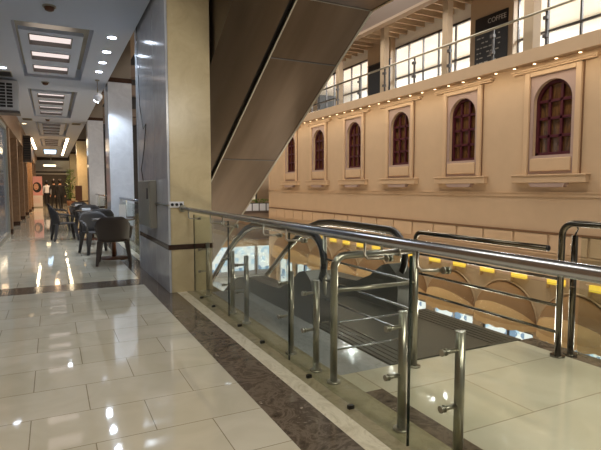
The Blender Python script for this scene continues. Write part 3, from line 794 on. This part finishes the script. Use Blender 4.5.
# ================================================================== FAR END OF ATRIUM
struct('wall_back', bx(1.9, 9.2, 29.5, 29.7, -4.2, 9), 'darkwall')
struct('wall_back', bx(9.2, 16, 29.5, 29.7, -4.2, 9), 'mould')
struct('floor', bx(5.5, 16, 26, 29.5, -.35, -.02), 'beam')
t = thing('planter_balustrade', 'low balustrade of white panels at the far end of the atrium', 'railing', (8, 26, 0))
for k in range(14):
    obj('white_panel', bx(-2.2+k*.42, -1.85+k*.42, -.03, 0, .02, .42), 'plastic', t)
obj('ledge', bx(-2.3, 4.5, -.06, .3, -.12, .0), 'beamd', t)
obj('frame', bx(-2.3, 4.5, 0, .03, 0, .46), 'mull', t)
bm = B(); random.seed(3)
for k in range(420):
    x = random.uniform(-2.2, 4.2); y = random.uniform(.05, .25); z = random.uniform(.4, .66); a = random.uniform(0, PI); s = random.uniform(.03, .07)
    v = [bm.verts.new((x+s*math.cos(a)*q, y+s*math.sin(a)*q, z+w*s)) for q, w in ((-1, 0), (0, .7), (1, 0), (0, -.7))]; bm.faces.new(v)
o = obj('hedge', bm, 'leaf', None, 'thin green hedge trained along the far white balustrade', 'hedge', kind='stuff'); o.location = (8, 26, 0)
t = thing('far_window', 'cream lit window behind the far white balustrade', 'window', (10.5, 29.3, 0))
obj('pane', bx(-1.2, 1.0, 0, .05, .5, 3.0), em('cream lit pane', (235, 215, 180), .7), t)
bm = B()
for q in (-1.2, -.65, -.1, .45, 1.0): box(bm, q-.05, q+.05, -.05, 0, .3, 3.1)
box(bm, -1.2, 1, -.05, 0, 1.35, 1.45); obj('frame', bm, 'mull', t)
# end shops, lower level
for k, x in enumerate((3.4, 5.2, 7.0, 8.8, 10.6, 12.4)):
    s = thing('far_shop', 'lit shop at the far end of the lower level', 'shop window', (x, 29.3, -4.2), group='lit shops at the far lower end')
    obj('display', bx(-.75, .75, 0, .04, .3, 2.6), 'shoplit', s); obj('frame', bx(-.85, .85, .04, .1, 0, 2.8), 'plastic', s)
t = thing('end_fascia', 'pale fascia with a straight tan canopy above the far lower shops', 'fascia', (5.6, 28.9, -2.25)); obj('panel', bx(-3.6, 9.5, .1, .3, 0, 1.9), 'mould', t); obj('canopy', bx(-3.6, 9.5, -.6, .1, 0, .35), 'awn', t)
struct('wall_near', bx(1.5, 1.75, 6.4, 29.5, -4.2, -.36), 'mould')
struct('wall_lower', bx(-3, -2.8, -3, 30, -4.2, -.36), 'darkwall')

# ================================================================== FURNITURE
def make_chair(mat):
    t = thing('plastic_armchair', '', 'chair')
    bm = B(); prism(bm, [(-.22, -.21), (.22, -.21), (.245, .05), (.24, .24), (-.24, .24), (-.245, .05)], .41, .44, 'z'); obj('seat', bm, mat, t, bevel=.01)
    # wrap back: grid
    bm = B(); rows = []; n = 14
    for j in range(7):
        v = j/6; row = []
        for i in range(n+1):
            u = -1+2*i/n; a = u*math.radians(62)
            rad = .265+.035*v
            top = .83-.14*max(0, abs(u)-.45)**1.4*2.2
            z = .40+(top-.40)*v
            row.append(bm.verts.new((rad*math.sin(a)*1.06, -.02-rad*math.cos(a)*.92-.05*v, z)))
        rows.append(row)
    for j in range(6):
        for i in range(n): bm.faces.new((rows[j][i], rows[j][i+1], rows[j+1][i+1], rows[j+1][i])).smooth = True
    o = obj('backrest', bm, mat, t); s = o.modifiers.new('th', 'SOLIDIFY'); s.thickness = .018
    for q in (-1, 1):
        bm = B(); tube(bm, [(q*.255, -.15, .66), (q*.285, -.02, .645), (q*.29, .12, .63), (q*.285, .2, .60), (q*.275, .235, .52), (q*.25, .22, .42)], .032, 8, flat=.5); obj('arm', bm, mat, t)
    for (x, y) in ((-1, -1), (1, -1), (-1, 1), (1, 1)):
        bm = B(); t0 = Vector((x*.215, y*.2, .42)); b0 = Vector((x*.265, y*.27, 0)); vs = []
        for (c, w) in ((t0, .042), (b0, .022)):
            vs.append([bm.verts.new((c.x+dx*w, c.y+dy*w, c.z)) for dx, dy in ((-1, -1), (1, -1), (1, 1), (-1, 1))])
        bm.faces.new(vs[0]); bm.faces.new(vs[1][::-1])
        for k in range(4): bm.faces.new((vs[0][k], vs[0][(k+1) % 4], vs[1][(k+1) % 4], vs[1][k]))
        obj('leg', bm, mat, t, bevel=.006)
    return t
c1 = make_chair('chair'); c1.location = (.93, 9.12, 0); c1.rotation_euler = (0, 0, math.radians(-8)); c1['label'] = 'nearest brown plastic armchair, back turned to the camera'
c1['group'] = 'plastic armchairs around the corridor tables'
c2 = make_chair('chairg')
c2.location = (.78, 10.75, 0); c2.rotation_euler = (0, 0, PI+.25); c2['label'] = 'charcoal armchair on the far side of the nearest table'; c2['group'] = 'plastic armchairs around the corridor tables'
for loc, rz, l in [((.25, 13.75, 0), -PI/2+.15, 'charcoal armchair left of the middle table, seen side-on'),
                   ((.98, 12.45, 0), .05, 'charcoal armchair on the near side of the middle table'),
                   ((.92, 14.9, 0), PI, 'charcoal armchair on the far side of the middle table'),
                   ((.18, 16.9, 0), -PI/2, 'charcoal armchair left of the farthest table, nearest the dark figures'),
                   ((.85, 16.1, 0), 0, 'charcoal armchair on the near side of the farthest table'),
                   ((.8, 18.1, 0), PI, 'charcoal armchair on the far side of the farthest table')]:
    dup(c2, loc, rz, l)
def table(loc, lab, src=None):
    t = thing('round_table', lab, 'table', loc, group='pedestal cafe tables along the corridor')
    bm = B(); lathe(bm, [(.36, .71), (.38, .72), (.38, .74), (.375, .745)], seg=32); obj('tabletop', bm, 'tabletop', t)
    bm = B(); lathe(bm, [(.04, .02), (.04, .71)], seg=16); obj('pedestal', bm, 'wood', t)
    bm = B(); lathe(bm, [(.27, 0), (.27, .015), (.06, .04)], seg=32); obj('base', bm, 'wood', t)
    return t
t1 = table((1.0, 9.82, 0), 'nearest round cafe table, behind the nearest brown chair')
dup(t1, (.88, 13.65, 0), label='middle round cafe table, beside the side-on chair')
dup(t1, (.8, 17.0, 0), label='farthest round cafe table with white items on it')
t = thing('menu_holder', 'upright pale blue white menu holder on the nearest table', 'menu holder', (1.16, 9.75, .745))
obj('base', bx(-.07, .07, -.04, .04, 0, .012), 'plastic', t); obj('card', bx(-.06, .06, -.006, .006, .012, .26), 'plastic', t)
for (x, y, l) in [(.75, 13.6, 'small white napkin box on the middle table'), (.72, 16.9, 'small white napkin box on the farthest table')]:
    o = obj('napkin_box', bx(-.1, .1, -.06, .06, 0, .06), 'plastic', None, l, 'napkin box', bevel=.01); o.location = (x, y, .745)
t = thing('wooden_stand', 'brown wooden panel on a post behind the farthest table', 'stand', (1.05, 24, 0))
obj('panel', bx(-.14, .14, -.03, .03, .75, 1.4), 'wood', t, bevel=.02); obj('post', bx(-.03, .03, -.03, .03, .03, .75), 'wood', t); obj('base', bx(-.16, .16, -.16, .16, 0, .03), 'wood', t)
# plant
t = thing('potted_plant', 'tall leafy green potted plant by the far columns', 'plant', (1.1, 36, 0))
bm = B(); lathe(bm, [(.2, 0), (.27, .45), (.24, .45)]); obj('pot', bm, 'pot', t)
bm = B(); cyl(bm, (0, 0, .4), (0, 0, 1.6), .02, 8)
for k in range(6):
    a = k*1.05; cyl(bm, (0, 0, .8+k*.12), (.22*math.cos(a), .22*math.sin(a), 1.2+k*.15), .008, 6)
obj('stem', bm, 'wood', t)
bm = B(); random.seed(8)
for k in range(900):
    a = random.uniform(0, 2*PI); z = random.uniform(.6, 2.5); rr = random.uniform(.05, .36)*(1-.35*abs((z-1.5)/1.0)); s = random.uniform(.04, .09)
    d = Vector((random.uniform(-1, 1), random.uniform(-1, 1), random.uniform(-.6, .6))).normalized(); e = d.cross(Vector((0, 0, 1))).normalized()*s*.4; c = Vector((rr*math.cos(a), rr*math.sin(a), z))
    v = [bm.verts.new(c-d*s), bm.verts.new(c+e), bm.verts.new(c+d*s), bm.verts.new(c-e)]; bm.faces.new(v)
obj('foliage', bm, 'leaf', t)
# poster stand
t = thing('poster_stand', 'pink roll-up poster stand with a smiling face at the corridor end', 'poster', (-.92, 37, 0))
obj('base', bx(-.36, .36, -.12, .12, 0, .06), 'cabinet', t)
obj('backing', bx(-.35, .35, 0, .015, .06, 2.05), 'paper', t)
obj('picture', bx(-.35, .35, -.004, 0, .8, 2.05), 'pink', t)
def ell(cx, cz, rx_, rz_, y0, y1, n=24):
    bm = B(); prism(bm, [(cx+rx_*math.cos(2*PI*k/n), cz+rz_*math.sin(2*PI*k/n)) for k in range(n)], y0, y1, 'y'); return bm
obj('portrait_hair', ell(.04, 1.33, .26, .34, -.008, -.004), 'hair', t)
obj('portrait_face', ell(-.01, 1.36, .14, .21, -.012, -.008), 'skin', t)
obj('portrait_lips', ell(0, 1.24, .06, .02, -.014, -.012), 'lips', t)
bm = B(); box(bm, -.09, -.04, -.014, -.012, 1.42, 1.435); box(bm, .04, .09, -.014, -.012, 1.42, 1.435); obj('portrait_eyes', bm, 'hair', t)
bm = B()
for k in range(5): box(bm, -.2, .2, -.002, 0, .3+k*.08, .32+k*.08)
obj('text_lines', bm, 'pink', t)

# people: one continuous skinned body each, dressed in thin clothes
def person(loc, rz, lab, top, bottom, walk=.12, bag=False):
    me = bpy.data.meshes.new('person'); 
    V = [(0,0,.95),(0,0,1.12),(0,0,1.32),(0,0,1.46),(0,0,1.54),(0,.01,1.63),(0,.01,1.73)]
    R_ = [.125,.12,.14,.07,.052,.09,.075]
    E_ = [(i, i+1) for i in range(6)]
    for q in (-1, 1):
        n = len(V); w = walk*q
        V += [(q*.09,0,.88),(q*.095,w*.5,.48),(q*.1,w-.03,.09),(q*.105,w+.1,.04)]; R_ += [.085,.06,.042,.035]
        E_ += [(0,n),(n,n+1),(n+1,n+2),(n+2,n+3)]
        n = len(V)
        V += [(q*.19,0,1.40),(q*.235,-w*.4,1.12),(q*.24,.06-w*.6,.86),(q*.24,.08-w*.6,.76)]; R_ += [.05,.042,.032,.028]
        E_ += [(2,n),(n,n+1),(n+1,n+2),(n+2,n+3)]
    me.from_pydata(V, E_, []); o = bpy.data.objects.new('person', me); COL.objects.link(o)
    o.location = loc; o.rotation_euler = (0, 0, rz); o['label'] = lab; o['category'] = 'person'
    me.materials.append(M['skin']); me.materials.append(M[top]); me.materials.append(M[bottom])
    sk = o.modifiers.new('skin', 'SKIN'); sv = me.skin_vertices[0].data
    for i, r_ in enumerate(R_): sv[i].radius = (r_*1.15 if i < 3 else r_, r_*.85 if i < 3 else r_)
    sv[0].use_root = True
    ss = o.modifiers.new('sub', 'SUBSURF'); ss.levels = ss.render_levels = 2
    dg = bpy.context.evaluated_depsgraph_get(); dg.update()
    m2 = bpy.data.meshes.new_from_object(o.evaluated_get(dg)); o.modifiers.clear(); o.data = m2; m2.name = 'person'
    m2.materials.clear()
    for k in ('skin', top, bottom): m2.materials.append(M[k])
    for p in m2.polygons:
        z = p.center.z; x = abs(p.center.x); p.use_smooth = True
        p.material_index = 0 if z > 1.47 else (2 if z < .95 and x < .2 else (0 if (z < .86 and x > .19) else 1))
    hb = B()
    bmesh.ops.create_uvsphere(hb, u_segments=16, v_segments=10, radius=.13, matrix=Matrix.Translation((0, -.015, 1.68)) @ Matrix.Diagonal((.9, 1, 1.05, 1)))
    for v in [v for v in hb.verts if v.co.y > .06 and v.co.z < 1.70]: hb.verts.remove(v)
    for f in hb.faces: f.smooth = True
    obj('hair', hb, 'hair', o)
    return o
person((-.33, 39, 0), .1, 'standing person in a white top and dark trousers beside the pink poster', 'shirt', 'blackc')
person((.1, 33, 0), -.2, 'person in black standing left in the dark group behind the tables', 'blackc', 'blackc')
person((.42, 31.5, 0), .3, 'person in black standing right in the dark group, nearer the plant', 'blackc', 'blackc', .18)

# ================================================================== LIGHTS
W = bpy.data.worlds.new('World'); S.world = W; W.use_nodes = True
W.node_tree.nodes['Background'].inputs['Color'].default_value = (.80, .74, .68, 1)
W.node_tree.nodes['Background'].inputs['Strength'].default_value = .28
for y, c in ((-1.5, (1, .93, .80)), (1.5, (1, .93, .80)), (4.6, (.92, .96, 1))):
    area('near_floor_fill', (.1, y, CZ-.02), .7, 1.8, 28, c)  # unseen lamps added overhead to light the near floor
for x, y in ((.3, 15.5), (.3, 20.5), (.3, 25)): spot('corridor_lamp', (x, y, CZ-.03), 60, (.78, .88, 1), (x, y, 0), 150, .06)
for y in (29, 33, 38, 43): spot('far_warm_lamp', (.1, y, CZ-.08), 420, (1, .64, .34), (.1, y, 0), 165, .12)
# atrium lamps high above
area('atrium_lamp', (6.3, 5, 9.5), 3, 6, 450, (1, .91, .80))
area('atrium_lamp', (6.3, 14, 9.5), 3, 8, 560, (1, .91, .80))
area('atrium_low_lamp', (6.5, 22, 5), 2, 2, 90, (1, .84, .66))
for (x, y) in ((7.2, 16), (7.2, 18.5), (7.3, 21.5), (7.3, 24)): spot('high_atrium_lamp', (x, y, 8), 60, (1, .92, .8), (x, y, 0), 140, .09)
# unseen lamps added below slab height to brighten the lower level
for y in (4, 9, 14, 19): area('lower_level_fill', (5.2, y, -.5), .8, 2.5, 160, (1, .90, .76), (0, math.radians(60), 0))
area('lower_end_lamp', (6, 24, -.7), 4, 2, 160, (1, .95, .88))
# unseen lamp added under the next floor to brighten the platform
area('platform_fill', (2.6, -1.2, 3.3), 1.6, 1.6, 130, (1, .93, .80), (math.radians(25), 0, 0))

# ================================================================== CAMERA
cam = bpy.data.cameras.new('camera'); co = bpy.data.objects.new('camera', cam); COL.objects.link(co)
cam.sensor_width = 36; cam.lens = 496/601*36; cam.clip_start = .05; cam.clip_end = 200
co.location = (0, 0, 1.32); co.rotation_euler = (PI/2-math.radians(4.3236), 0, -math.radians(26.546))
S.camera = co
S.view_settings.view_transform = 'Standard'; S.view_settings.look = 'None'; S.view_settings.gamma = 1
S.view_settings.use_curve_mapping = False; S.view_settings.exposure = 0
